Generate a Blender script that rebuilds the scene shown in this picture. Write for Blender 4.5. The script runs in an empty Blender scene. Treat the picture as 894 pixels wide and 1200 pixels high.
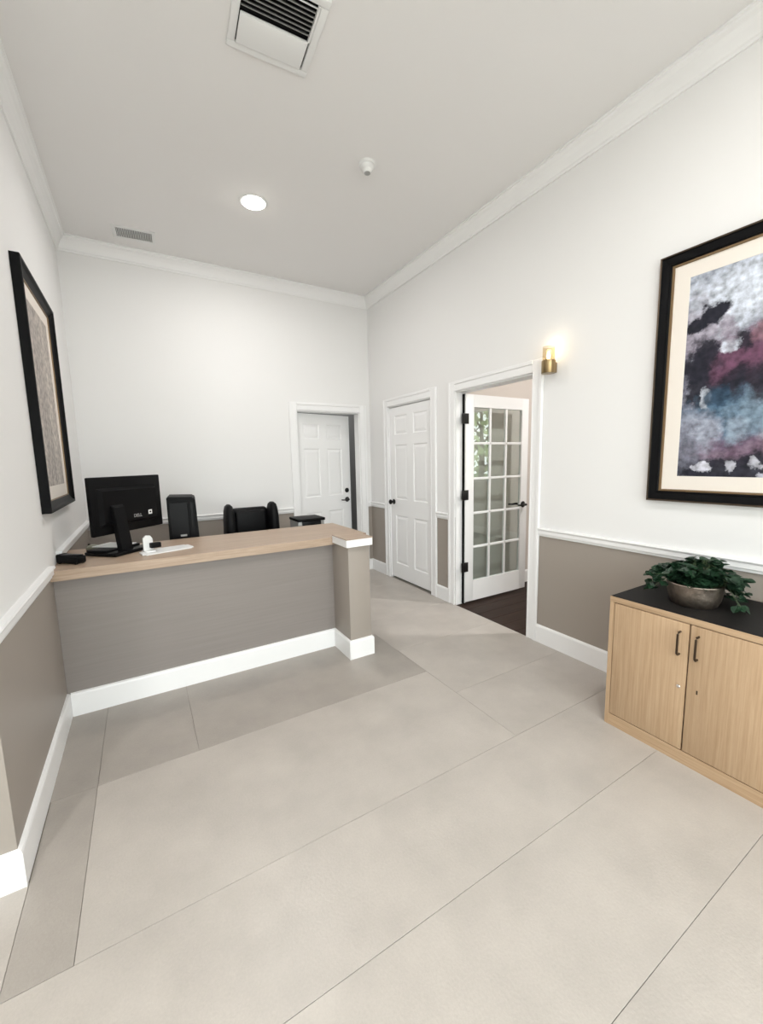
import bpy, bmesh, math, random
from mathutils import Vector, Matrix
random.seed(7)
scene = bpy.context.scene
COL = scene.collection
rad = math.radians

# ------------------------------------------------------------------ camera
CAM_H = 1.4272
def camera():
    yaw, pt, rl = rad(30.479), rad(7.254), rad(-1.235)
    fw = Vector((math.sin(yaw)*math.cos(pt), math.cos(yaw)*math.cos(pt), -math.sin(pt)))
    rt = Vector((math.cos(yaw), -math.sin(yaw), 0)); up = rt.cross(fw)
    r2 = rt*math.cos(rl)+up*math.sin(rl); u2 = up*math.cos(rl)-rt*math.sin(rl)
    cd = bpy.data.cameras.new('camera'); cd.sensor_fit = 'HORIZONTAL'; cd.sensor_width = 36
    cd.lens = 474.37/894*36; cd.clip_start = .02; cd.clip_end = 200
    co = bpy.data.objects.new('camera', cd); COL.objects.link(co)
    m = Matrix((( r2.x, u2.x, -fw.x, 0), (r2.y, u2.y, -fw.y, 0), (r2.z, u2.z, -fw.z, CAM_H), (0, 0, 0, 1)))
    co.matrix_world = m; scene.camera = co
camera()

# ------------------------------------------------------------------ world, daylight, exposure
W = bpy.data.worlds.new('overcast_sky'); scene.world = W; W.use_nodes = True
bg = W.node_tree.nodes['Background']
bg.inputs[0].default_value = (0.95, 0.98, 1.0, 1); bg.inputs[1].default_value = 4.9
scene.view_settings.view_transform = 'Standard'; scene.view_settings.look = 'None'
scene.view_settings.gamma = 1.0; scene.view_settings.use_curve_mapping = False
scene.view_settings.exposure = 0.38
def portal(name, loc, rot, sx, sy):          # marks a window opening so that sky light is sampled through it
    l = bpy.data.lights.new(name, 'AREA'); l.shape = 'RECTANGLE'; l.size = sx; l.size_y = sy
    l.cycles.is_portal = True
    o = bpy.data.objects.new(name, l); COL.objects.link(o); o.location = loc; o.rotation_euler = rot

# ------------------------------------------------------------------ room numbers
XL, XR, YB, H = -0.468, 2.561, 4.598, 3.390
YRET = 1.70            # end of the left wall, where it turns away to the left
XFAR, YF = -2.30, -1.80
RAIL = 0.87            # paint changes here
portal('portal_front', (0.1, YF-.02, 1.45), (rad(90), 0, 0), 4.2, 2.7)
portal('portal_side', (5.52, -.16, 1.66), (rad(90), 0, rad(90)), 1.28, 1.36)

# ------------------------------------------------------------------ materials
MATS = {}
def mat(name, col, rough=.5, metal=0, spec=.5, bump=None, bscale=60, bstr=.1, var=None, vscale=3, vstretch=(1,1,1), coat=0, emit=None, estr=0, objvar=0, speck=0):
    if name in MATS: return MATS[name]
    m = bpy.data.materials.new(name); m.use_nodes = True
    nt = m.node_tree; b = nt.nodes['Principled BSDF']
    b.inputs['Base Color'].default_value = (*col, 1); b.inputs['Roughness'].default_value = rough
    b.inputs['Metallic'].default_value = metal; b.inputs['Specular IOR Level'].default_value = spec
    b.inputs['Coat Weight'].default_value = coat
    if emit:
        b.inputs['Emission Color'].default_value = (*emit, 1); b.inputs['Emission Strength'].default_value = estr
    tc = nt.nodes.new('ShaderNodeTexCoord')
    def mapped(sc):
        mp = nt.nodes.new('ShaderNodeMapping'); mp.inputs['Scale'].default_value = sc
        nt.links.new(tc.outputs['Object'], mp.inputs[0]); return mp.outputs[0]
    if var:
        n = nt.nodes.new('ShaderNodeTexNoise'); n.inputs['Scale'].default_value = vscale; n.inputs['Detail'].default_value = 6
        n.inputs['Roughness'].default_value = .6
        nt.links.new(mapped(vstretch), n.inputs['Vector'])
        r = nt.nodes.new('ShaderNodeValToRGB'); r.color_ramp.elements[0].position = .3; r.color_ramp.elements[1].position = .7
        r.color_ramp.elements[0].color = (*[c*(1-var) for c in col], 1); r.color_ramp.elements[1].color = (*[min(1, c*(1+var)) for c in col], 1)
        nt.links.new(n.outputs[0], r.inputs[0]); out = r.outputs[0]
        if objvar:
            oi = nt.nodes.new('ShaderNodeObjectInfo'); mr = nt.nodes.new('ShaderNodeMapRange')
            mr.inputs[3].default_value = 1-objvar; mr.inputs[4].default_value = 1+objvar
            nt.links.new(oi.outputs['Random'], mr.inputs[0])
            hs = nt.nodes.new('ShaderNodeHueSaturation'); nt.links.new(out, hs.inputs['Color']); nt.links.new(mr.outputs[0], hs.inputs['Value']); out = hs.outputs[0]
        nt.links.new(out, b.inputs['Base Color'])
    if speck:
        n = nt.nodes.new('ShaderNodeTexNoise'); n.inputs['Scale'].default_value = 130; n.inputs['Detail'].default_value = 5; n.inputs['Roughness'].default_value = .8
        nt.links.new(tc.outputs['Object'], n.inputs['Vector']); mr = nt.nodes.new('ShaderNodeMapRange')
        mr.inputs[1].default_value = .3; mr.inputs[2].default_value = .7; mr.inputs[3].default_value = 1-speck; mr.inputs[4].default_value = 1+speck; nt.links.new(n.outputs[0], mr.inputs[0])
        hs = nt.nodes.new('ShaderNodeHueSaturation'); src = b.inputs['Base Color'].links[0].from_socket
        nt.links.new(src, hs.inputs['Color']); nt.links.new(mr.outputs[0], hs.inputs['Value']); nt.links.new(hs.outputs[0], b.inputs['Base Color'])
    if bump:
        n = nt.nodes.new('ShaderNodeTexNoise'); n.inputs['Scale'].default_value = bscale; n.inputs['Detail'].default_value = 4
        nt.links.new(mapped(bump if isinstance(bump, tuple) else (1,1,1)), n.inputs['Vector'])
        bp = nt.nodes.new('ShaderNodeBump'); bp.inputs['Strength'].default_value = bstr; bp.inputs['Distance'].default_value = .002
        nt.links.new(n.outputs[0], bp.inputs['Height']); nt.links.new(bp.outputs[0], b.inputs['Normal'])
    MATS[name] = m; return m

def wood(name, a, b_, stretch, scale=1.0, rough=.45):
    m = bpy.data.materials.new(name); m.use_nodes = True; nt = m.node_tree; bs = nt.nodes['Principled BSDF']
    tc = nt.nodes.new('ShaderNodeTexCoord'); mp = nt.nodes.new('ShaderNodeMapping'); mp.inputs['Scale'].default_value = stretch
    nt.links.new(tc.outputs['Object'], mp.inputs[0])
    n1 = nt.nodes.new('ShaderNodeTexNoise'); n1.inputs['Scale'].default_value = 6*scale; n1.inputs['Detail'].default_value = 8; n1.inputs['Distortion'].default_value = .3
    n2 = nt.nodes.new('ShaderNodeTexNoise'); n2.inputs['Scale'].default_value = 40*scale; n2.inputs['Detail'].default_value = 3
    for n in (n1, n2): nt.links.new(mp.outputs[0], n.inputs['Vector'])
    mx = nt.nodes.new('ShaderNodeMath'); mx.operation = 'MULTIPLY_ADD'; mx.inputs[1].default_value = .35
    nt.links.new(n2.outputs[0], mx.inputs[0]); nt.links.new(n1.outputs[0], mx.inputs[2])
    r = nt.nodes.new('ShaderNodeValToRGB'); r.color_ramp.elements[0].position = .42; r.color_ramp.elements[1].position = .95
    r.color_ramp.elements[0].color = (*a, 1); r.color_ramp.elements[1].color = (*b_, 1)
    nt.links.new(mx.outputs[0], r.inputs[0]); nt.links.new(r.outputs[0], bs.inputs['Base Color'])
    bs.inputs['Roughness'].default_value = rough; bs.inputs['Specular IOR Level'].default_value = .4
    bp = nt.nodes.new('ShaderNodeBump'); bp.inputs['Strength'].default_value = .06; bp.inputs['Distance'].default_value = .001
    nt.links.new(n2.outputs[0], bp.inputs['Height']); nt.links.new(bp.outputs[0], bs.inputs['Normal'])
    MATS[name] = m; return m

WHITE = mat('wall_white', (.82, .812, .802), .75, spec=.2, bump=True, bscale=160, bstr=.05)
TAUPE = mat('wall_taupe', (.34, .30, .262), .5, spec=.35, bump=True, bscale=160, bstr=.05)
CEIL = mat('ceiling_white', (.845, .83, .818), .85, spec=.1, bump=True, bscale=120, bstr=.05)
TRIM = mat('trim_white', (.88, .875, .87), .35, spec=.4)
DOORW = mat('door_white', (.88, .875, .87), .4, spec=.4)
BEIGE = mat('side_beige', (.66, .60, .55), .7, spec=.2)
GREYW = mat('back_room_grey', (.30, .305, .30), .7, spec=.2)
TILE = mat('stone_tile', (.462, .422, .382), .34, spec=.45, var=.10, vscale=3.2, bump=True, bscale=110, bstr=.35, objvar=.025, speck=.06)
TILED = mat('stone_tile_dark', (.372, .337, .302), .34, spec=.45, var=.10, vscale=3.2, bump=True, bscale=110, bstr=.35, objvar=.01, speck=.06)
GROUT = mat('grout', (.27, .243, .21), .9)
PLANK = mat('dark_plank', (.032, .019, .014), .5, spec=.14, var=.35, vscale=5, vstretch=(.6, 9, 1), objvar=.12)
PANEL = mat('counter_panel', (.25, .222, .205), .5, spec=.4, var=.05, vscale=14, vstretch=(.12, 1, 5), bump=(.05, 1, 8), bscale=40, bstr=.12)
COUNTER = wood('counter_wood', (.36, .26, .185), (.50, .38, .285), (.7, 16, 16), 1.0, .4)
OAK = wood('oak_vertical', (.40, .262, .15), (.545, .385, .245), (24, 24, .6), 1.0, .42)
OAKH = wood('oak_horizontal', (.40, .262, .15), (.545, .385, .245), (24, .6, 24), 1.0, .42)
BLACK = mat('black_plastic', (.004, .004, .0045), .5, spec=.12)
BLACKG = mat('black_gloss', (.0035, .0035, .004), .3, spec=.14)
LEATHER = mat('black_leather', (.004, .004, .0045), .5, spec=.16, bump=True, bscale=220, bstr=.3)
HARD = mat('black_hardware', (.012, .011, .011), .4, metal=.4)
TOPB = mat('cabinet_top_black', (.011, .010, .0095), .6, spec=.15, bump=True, bscale=200, bstr=.15)
BRONZE = mat('bronze_metal', (.10, .075, .055), .3, metal=1)
CHROME = mat('chrome', (.75, .72, .68), .18, metal=1)
BRASS = mat('aged_brass', (.33, .24, .125), .28, metal=1)
GOLD = mat('gold_slip', (.22, .145, .075), .45, metal=.6)
MATB = mat('mat_board', (.80, .74, .67), .9)
PAPER = mat('white_paper', (.85, .85, .84), .6)
WPLAST = mat('white_plastic', (.82, .82, .81), .4)
DARK = mat('dark_interior', (.006, .006, .006), .8, spec=.1)  # stands in for shade in hinge gap and cassette; also plank underlay, reader slot
GREYM = mat('grey_metal', (.36, .355, .345), .45, metal=.3)
SILVER = mat('silver_print', (.55, .55, .55), .35, metal=.6)
FROST = mat('downlight_lens', (1, 1, 1), .5, emit=(1, .95, .88), estr=22)
BULB = mat('sconce_bulb', (1, .9, .7), .5, emit=(1, .78, .45), estr=6)
LEAF = mat('leaf_green', (.012, .036, .017), .42, spec=.35, var=.5, vscale=18)
STEM = mat('stem_green', (.05, .08, .03), .6)
SOIL = mat('soil', (.02, .015, .01), .9)
HAMMER = mat('hammered_metal', (.36, .30, .25), .4, metal=1, var=.3, vscale=25, bump=True, bscale=55, bstr=1.0)
TREEL = mat('tree_leaves', (.50, .60, .30), .6, var=.4, vscale=2)
BARK = mat('tree_bark', (.09, .065, .045), .9)
LAWN = mat('lawn', (.12, .20, .06), .9, var=.2, vscale=2)
MINT = mat('mouse_grey', (.22, .22, .17), .5)

def glassmat(name, tint, ior, rough=0.0):
    m = bpy.data.materials.new(name); m.use_nodes = True; nt = m.node_tree; nt.nodes.clear()
    o = nt.nodes.new('ShaderNodeOutputMaterial'); t = nt.nodes.new('ShaderNodeBsdfTransparent'); g = nt.nodes.new('ShaderNodeBsdfGlossy')
    t.inputs[0].default_value = (*tint, 1); g.inputs['Roughness'].default_value = rough; g.inputs['Color'].default_value = (.95, .97, .96, 1)
    f = nt.nodes.new('ShaderNodeFresnel'); f.inputs[0].default_value = ior; x = nt.nodes.new('ShaderNodeMixShader')
    ge = nt.nodes.new('ShaderNodeNewGeometry'); sb = nt.nodes.new('ShaderNodeMath'); sb.operation = 'SUBTRACT'; sb.inputs[0].default_value = 1
    mu = nt.nodes.new('ShaderNodeMath'); mu.operation = 'MULTIPLY'      # leaving side of the thin pane: no internal reflection
    nt.links.new(ge.outputs['Backfacing'], sb.inputs[1]); nt.links.new(sb.outputs[0], mu.inputs[0]); nt.links.new(f.outputs[0], mu.inputs[1])
    nt.links.new(mu.outputs[0], x.inputs[0]); nt.links.new(t.outputs[0], x.inputs[1]); nt.links.new(g.outputs[0], x.inputs[2]); nt.links.new(x.outputs[0], o.inputs[0])
    MATS[name] = m; return m
DGLASS = glassmat('door_glass', (.84, .88, .87), 2.1)
WGLASS = glassmat('window_glass', (.94, .96, .95), 1.3)
SGLASS = glassmat('sconce_glass', (.90, .86, .78), 1.45, .05)

# ------------------------------------------------------------------ mesh helpers
def obj(name, bm, mats, parent=None, smooth=False, loc=None, rz=0, rot=None):
    me = bpy.data.meshes.new(name); bm.normal_update(); bm.to_mesh(me); bm.free()
    for m in (mats if isinstance(mats, (list, tuple)) else [mats]): me.materials.append(m)
    if smooth:
        for p in me.polygons: p.use_smooth = True
        try: me.set_sharp_from_angle(angle=rad(38))
        except Exception: pass
    o = bpy.data.objects.new(name, me); COL.objects.link(o)
    if parent: o.parent = parent
    if loc is not None: o.location = loc
    if rot is not None: o.rotation_euler = rot
    elif rz: o.rotation_euler = (0, 0, rz)
    return o
def empty(name, loc=(0,0,0), rz=0):
    o = bpy.data.objects.new(name, None); COL.objects.link(o); o.location = loc; o.rotation_euler = (0,0,rz); o.empty_display_size = .1
    return o
def tag(o, label, cat, group=None):
    o['label'] = label; o['category'] = cat
    if group: o['group'] = group
    return o
def struct(o, label=None, cat=None):
    o['kind'] = 'structure'
    if label: o['label'] = label
    if cat: o['category'] = cat
    return o
def box(bm, x0, x1, y0, y1, z0, z1, bev=0, mi=0, seg=2):
    vs = [bm.verts.new(c) for c in ((x0,y0,z0),(x1,y0,z0),(x1,y1,z0),(x0,y1,z0),(x0,y0,z1),(x1,y0,z1),(x1,y1,z1),(x0,y1,z1))]
    fs = [bm.faces.new([vs[i] for i in q]) for q in ((3,2,1,0),(4,5,6,7),(0,1,5,4),(1,2,6,5),(2,3,7,6),(3,0,4,7))]
    for f in fs: f.material_index = mi
    if bev:
        es = list({e for f in fs for e in f.edges})
        r = bmesh.ops.bevel(bm, geom=es, offset=bev, segments=seg, profile=.5, affect='EDGES')
        for f in r['faces']: f.material_index = mi
    return vs
def bx(name, d, m, parent=None, bev=0, smooth=False, **k):
    bm = bmesh.new(); box(bm, *d, bev=bev); return obj(name, bm, m, parent, smooth or bev > 0, **k)
def lathe(bm, prof, seg=32, c=(0,0,0), sx=1, sy=1, cap=True):
    rings = []
    for r, z in prof:
        rings.append([bm.verts.new((c[0]+sx*r*math.cos(2*math.pi*i/seg), c[1]+sy*r*math.sin(2*math.pi*i/seg), c[2]+z)) for i in range(seg)])
    for a, b in zip(rings, rings[1:]):
        for i in range(seg): bm.faces.new((a[i], a[(i+1)%seg], b[(i+1)%seg], b[i]))
    if cap:
        bm.faces.new(list(reversed(rings[0]))); bm.faces.new(rings[-1])
def tube(bm, pts, r, seg=10, cap=True):
    pts = [Vector(p) for p in pts]; rings = []
    rs = r if isinstance(r, (list, tuple)) else [r]*len(pts)
    ref = Vector((0,0,1))
    for i, p in enumerate(pts):
        d = (pts[min(i+1,len(pts)-1)]-pts[max(i-1,0)]).normalized()
        a = d.cross(ref if abs(d.z) < .95 else Vector((1,0,0))).normalized(); b = d.cross(a).normalized()
        rings.append([bm.verts.new(p+rs[i]*(math.cos(2*math.pi*k/seg)*a+math.sin(2*math.pi*k/seg)*b)) for k in range(seg)])
    for a, b in zip(rings, rings[1:]):
        for k in range(seg): bm.faces.new((a[k], b[k], b[(k+1)%seg], a[(k+1)%seg]))
    if cap:
        bm.faces.new(rings[0]); bm.faces.new(list(reversed(rings[-1])))
    bmesh.ops.recalc_face_normals(bm, faces=bm.faces)
def extrude_profile(bm, prof, A, B, n, m0=0, m1=0):
    """prof (d,z) swept from A to B; n points into the room; m0/m1 mitre: -1 inside corner, +1 outside corner"""
    A = Vector((*A, 0)); B = Vector((*B, 0)); n = Vector((*n, 0)); t = (B-A).normalized()
    ra = [bm.verts.new(A+n*d-t*(d*m0)+Vector((0,0,z))) for d, z in prof]
    rb = [bm.verts.new(B+n*d+t*(d*m1)+Vector((0,0,z))) for d, z in prof]
    k = len(prof)
    for i in range(k): bm.faces.new((ra[i], ra[(i+1)%k], rb[(i+1)%k], rb[i]))
    bm.faces.new(ra); bm.faces.new(list(reversed(rb)))
    bmesh.ops.recalc_face_normals(bm, faces=bm.faces)
def wall_cells(axis, lo, hi, a0, a1, z0, z1, opens, faces_mat, split=RAIL, mats=None):
    """wall slab: thickness lo..hi on `axis`, length a0..a1; opens = (a,b,za,zb); faces_mat(normal_sign, zmid)->material index"""
    bm = bmesh.new()
    As = sorted({a0, a1, *[o[0] for o in opens], *[o[1] for o in opens]}); Zs = sorted({z0, z1, split, *[o[2] for o in opens], *[o[3] for o in opens]})
    As = [a for a in As if a0 <= a <= a1]; Zs = [z for z in Zs if z0 <= z <= z1]
    for i in range(len(As)-1):
        for j in range(len(Zs)-1):
            am = (As[i]+As[i+1])/2; zm = (Zs[j]+Zs[j+1])/2
            if any(o[0] < am < o[1] and o[2] < zm < o[3] for o in opens): continue
            if axis == 'x': box(bm, lo, hi, As[i], As[i+1], Zs[j], Zs[j+1])
            else: box(bm, As[i], As[i+1], lo, hi, Zs[j], Zs[j+1])
    bmesh.ops.remove_doubles(bm, verts=bm.verts, dist=1e-5)
    # drop inner faces shared by two cells
    seen = {}
    for f in bm.faces: seen.setdefault(tuple(sorted(v.index for v in f.verts)) if False else tuple(sorted((round(v.co.x,4),round(v.co.y,4),round(v.co.z,4)) for v in f.verts)), []).append(f)
    bmesh.ops.delete(bm, geom=[f for l in seen.values() if len(l) > 1 for f in l], context='FACES_ONLY')
    bm.normal_update()
    for f in bm.faces:
        nv = f.normal.x if axis == 'x' else f.normal.y
        f.material_index = faces_mat(0 if abs(nv) < .5 else (1 if nv > 0 else -1), f.calc_center_median().z)
    return bm

# ------------------------------------------------------------------ floors
fl = struct(bx('floor', (XFAR, XR, YF, YB, -.12, -.004), GROUT))
struct(fl, 'pale beige large-format stone tile floor')
def tile(x0, x1, y0, y1, dark=False):
    g = .0008
    bm = bmesh.new(); w, d = x1-x0-2*g, y1-y0-2*g
    box(bm, 0, w, 0, d, -.004, 0, bev=.0006, seg=1)
    obj('tile', bm, TILED if dark else TILE, fl, loc=(x0+g, y0+g, 0))
XS0, XS1 = -.284, 1.558
YS = [YF, -.85, -.415, .019, .453, .887, 1.323]
for a, b in zip(YS, YS[1:]):
    for c, d in ((XFAR, -.450), (-.450, XR)):
        tile(c, d, a, b)
tile(XFAR, -.450, 1.323, YRET)
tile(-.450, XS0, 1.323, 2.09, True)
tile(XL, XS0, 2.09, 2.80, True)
tile(XS0, XS1, 1.323, 2.09); tile(XS1, XR, 1.323, 1.79)
tile(XS1, XR, 1.79, 2.45); tile(XS1, XR, 2.45, 3.055)
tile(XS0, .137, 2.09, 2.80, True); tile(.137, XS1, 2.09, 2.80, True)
for c, d in ((XL, .55), (.55, XS1)): tile(c, d, 2.80, 3.70)
for c, d in ((XL, .55), (.55, XS1), (XS1, XR)): tile(c, d, 3.70 if c < 1.5 else 3.90, YB)
tile(XS1, XR, 3.055, 3.90)

fs = struct(bx('floor_side_room', (XR, 5.5, -.9, 3.10, -.12, -.006), DARK), 'dark brown plank floor beyond the glazed door')
y = -.9
k = 0
while y < 3.09:
    y1 = min(y+.148, 3.10)
    cuts = [XR, 3.2+.9*random.random(), 4.3+.9*random.random(), 5.5]
    for a, b in zip(cuts, cuts[1:]):
        bm = bmesh.new(); box(bm, 0, b-a-.002, 0, y1-y-.002, -.006, 0, bev=.001, seg=1); obj('plank', bm, PLANK, fs, loc=(a, y, 0))
    y = y1
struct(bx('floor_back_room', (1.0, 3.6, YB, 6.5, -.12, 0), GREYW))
struct(bx('floor_closet', (XR, 3.5, 3.10, YB, -.12, 0), GROUT))
struct(bx('ground', (-25, 6.2, -25, 30, -.5, -.13), mat('pale_bounce_ground', (.62, .59, .55), .8, var=.06)))  # unseen ground, coloured pale to bounce daylight up to the ceiling
struct(bx('ground_lawn', (6.2, 30, -25, 30, -.5, -.13), LAWN))

# ------------------------------------------------------------------ ceiling and walls
struct(bx('ceiling', (XFAR-.12, 5.62, YF-.12, 6.62, H, H+.12), CEIL), 'plain off-white ceiling')
two = lambda s, z: 0 if z > RAIL else 1
struct(obj('wall_left', wall_cells('x', XL-.14, XL, YRET, YB, -.1, H, [], two), [WHITE, TAUPE]))
struct(obj('wall_left_return', wall_cells('y', YRET, YRET+.14, XFAR, XL-.14, -.1, H, [], two), [WHITE, TAUPE]))
struct(obj('wall_left_far', wall_cells('x', XFAR-.12, XFAR, YF, YRET+.14, -.1, H, [], two), [WHITE, TAUPE]))
D1 = (3.32, 4.15); D2 = (2.085, 2.955); D3 = (1.594, 2.412); DH = 2.045; DH2 = 2.045; DH3 = 2.025
def fr(s, z):
    if s > 0: return 2
    return 0 if z > RAIL else 1
struct(obj('wall_right', wall_cells('x', XR, XR+.12, YF-.12, YB+.12, -.1, H, [(D1[0], D1[1], -.1, DH), (D2[0], D2[1], -.1, DH2)], fr), [WHITE, TAUPE, BEIGE]))
def fb(s, z):
    if s > 0: return 2
    return 0 if z > RAIL else 1
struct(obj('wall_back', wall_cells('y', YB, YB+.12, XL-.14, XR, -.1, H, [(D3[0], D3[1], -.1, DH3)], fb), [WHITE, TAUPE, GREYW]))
FW = [(-2.0, 2.2, .12, 2.8)]
struct(obj('wall_front', wall_cells('y', YF-.12, YF, XFAR-.12, XR, -.1, H, FW, two), [WHITE, TAUPE]))
# side room, closet, back room shells
one = lambda s, z: 0
struct(obj('wall_side_room_back', wall_cells('y', 3.09, 3.19, XR+.12, 5.62, -.1, H, [], one), [BEIGE]))
struct(obj('wall_side_room_front', wall_cells('y', -1.02, -.9, XR+.12, 5.62, -.1, H, [], one), [BEIGE]))
SW = [(-.80, .48, .98, 2.34)]
struct(obj('wall_side_room_right', wall_cells('x', 5.5, 5.62, -.9, 3.09, -.1, H, SW, one), [BEIGE]))
struct(obj('wall_closet', wall_cells('x', 3.5, 3.6, 3.19, YB, -.1, H, [], one), [BEIGE]))
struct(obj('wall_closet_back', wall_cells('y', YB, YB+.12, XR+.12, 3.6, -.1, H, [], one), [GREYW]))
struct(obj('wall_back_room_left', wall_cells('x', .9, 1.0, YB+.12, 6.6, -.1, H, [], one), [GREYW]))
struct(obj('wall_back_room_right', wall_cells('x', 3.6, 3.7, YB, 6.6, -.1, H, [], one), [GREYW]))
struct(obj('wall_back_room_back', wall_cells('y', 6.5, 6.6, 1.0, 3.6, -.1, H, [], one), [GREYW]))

# windows (front window lies behind the camera)
def window(name, axis, pos, a0, a1, z0, z1, cols, rows, label):
    r = struct(empty(name, (0,0,0)), label); f = bmesh.new(); t = .05
    def B(u0, u1, w0, w1, d=.03):
        if axis == 'y': box(f, u0, u1, pos-d, pos+d, w0, w1)
        else: box(f, pos-d, pos+d, u0, u1, w0, w1)
    B(a0, a0+t, z0, z1); B(a1-t, a1, z0, z1); B(a0+t, a1-t, z0, z0+t); B(a0+t, a1-t, z1-t, z1)
    for i in range(1, cols): u = a0+(a1-a0)*i/cols; B(u-t/2, u+t/2, z0+t, z1-t, .025)
    obj('window_frame', f, TRIM, r)
    for i in range(cols):
        g = bmesh.new(); u0 = a0+(a1-a0)*i/cols; u1 = a0+(a1-a0)*(i+1)/cols
        if axis == 'y': box(g, u0, u1, pos-.003, pos+.003, z0, z1)
        else: box(g, pos-.003, pos+.003, u0, u1, z0, z1)
        obj('pane', g, WGLASS, r)
    return r
window('window_1', 'y', YF-.08, -2.0, 2.2, .12, 2.8, 4, 1, 'wide glazed shop front behind the viewpoint')
window('window_2', 'x', 5.56, -.80, .48, .98, 2.34, 1, 1, 'side room window with garden view')

# ------------------------------------------------------------------ baseboards, chair rail, crown
BASE = [(0, 0), (.015, 0), (.015, .125), (.011, .135), (0, .14)]
RP = [(0, .838), (.010, .838), (.012, .852), (.020, .856), (.020, .882), (.026, .886), (.030, .893), (.026, .900), (0, .902)]
RP2 = [(d, z+.038) for d, z in RP]
CR = [(0, H-.118), (.010, H-.118), (.012, H-.106), (.020, H-.100), (.026, H-.084), (.036, H-.060), (.050, H-.036), (.064, H-.024), (.068, H-.014), (.078, H-.012), (.078, H), (0, H)]
def run(name, prof, segs, label=None):
    bm = bmesh.new()
    for s in segs: extrude_profile(bm, prof, *s)
    return struct(obj(name, bm, TRIM, None), label)
CW = .088    # casing width
run('baseboard_left', BASE, [((XL, YRET), (XL, 2.80), (1, 0), 1, 0), ((XL, 2.90), (XL, YB), (1, 0), 0, -1), ((XFAR, YRET), (XL, YRET), (0, -1), -1, 1), ((XFAR, YF), (XFAR, YRET), (1, 0), -1, -1)], 'white baseboard along the left wall')
run('baseboard_right', BASE, [((XR, YF), (XR, D2[0]-CW), (-1, 0), -1, 0), ((XR, D2[1]+CW), (XR, D1[0]-CW), (-1, 0), 0, 0), ((XR, D1[1]+CW), (XR, YB), (-1, 0), 0, -1)], 'white baseboard along the right wall')
run('baseboard_back', BASE, [((XL, YB), (D3[0]-CW, YB), (0, -1), -1, 0), ((D3[1]+CW, YB), (XR, YB), (0, -1), 0, -1)], 'white baseboard along the back wall')
run('baseboard_side_room', BASE, [((XR+.12, 3.09), (5.5, 3.09), (0, -1), 0, -1), ((5.5, -.9), (5.5, 3.09), (-1, 0), -1, -1)])
run('trim_1', RP, [((XL, YRET), (XL, 2.74), (1, 0), 1, 0), ((XFAR, YRET), (XL, YRET), (0, -1), -1, 1), ((XFAR, YF), (XFAR, YRET), (1, 0), -1, -1)], 'white chair rail on the left wall in front of the counter')
run('trim_2', RP2, [((XL, 2.98), (XL, YB), (1, 0), 0, -1)], 'white chair rail on the left wall behind the counter')
run('trim_3', RP, [((XL, YB), (D3[0]-CW, YB), (0, -1), -1, 0), ((D3[1]+CW, YB), (XR, YB), (0, -1), 0, -1)], 'white chair rail on the back wall')
run('trim_4', RP, [((XR, YF), (XR, D2[0]-CW), (-1, 0), -1, 0), ((XR, D2[1]+CW), (XR, D1[0]-CW), (-1, 0), 0, 0), ((XR, D1[1]+CW), (XR, YB), (-1, 0), 0, -1)], 'white chair rail on the right wall')
run('trim_5', CR, [((XL, YRET), (XL, YB), (1, 0), 1, -1), ((XFAR, YRET), (XL, YRET), (0, -1), -1, 1), ((XFAR, YF), (XFAR, YRET), (1, 0), -1, -1)], 'white crown moulding above the left wall')
run('trim_6', CR, [((XL, YB), (XR, YB), (0, -1), -1, -1)], 'white crown moulding above the back wall')
run('trim_7', CR, [((XR, YF), (XR, YB), (-1, 0), -1, -1)], 'white crown moulding above the right wall')

def casing(name, axis, wall, a0, a1, zt, n, label, depth=.12):
    """casing on the room face plus jamb lining; n = sign of the room side on the axis"""
    bm = bmesh.new()
    def B(u0, u1, d0, d1, z0, z1, bev=.003):
        lo, hi = sorted((wall+n*d0, wall+n*d1))
        if axis == 'x': box(bm, lo, hi, u0, u1, z0, z1, bev=bev, seg=1)
        else: box(bm, u0, u1, lo, hi, z0, z1, bev=bev, seg=1)
    for u0, u1, o in ((a0-CW, a0, 0), (a1, a1+CW, 1)):
        B(u0, u1, 0, .014, 0, zt+CW)
        if o == 0: B(u0, u0+.028, .014, .022, 0, zt+CW); B(u1-.012, u1, .014, .018, 0, zt)
        else: B(u1-.028, u1, .014, .022, 0, zt+CW); B(u0, u0+.012, .014, .018, 0, zt)
    B(a0, a1, 0, .014, zt, zt+CW); B(a0, a1, .014, .022, zt+CW-.028, zt+CW); B(a0, a1, .014, .018, zt, zt+.012)
    # jamb lining
    B(a0, a0+.012, -depth, 0, 0, zt, 0); B(a1-.012, a1, -depth, 0, 0, zt, 0); B(a0+.012, a1-.012, -depth, 0, zt-.012, zt, 0)
    return struct(obj(name, bm, TRIM), label)
casing('trim_8', 'x', XR, D1[0], D1[1], DH, -1, 'white casing around the closed panelled door')
casing('trim_9', 'x', XR, D2[0], D2[1], DH2, -1, 'white casing around the glazed door opening')
casing('trim_10', 'y', YB, D3[0], D3[1], DH3, -1, 'white casing around the back door opening')

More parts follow.
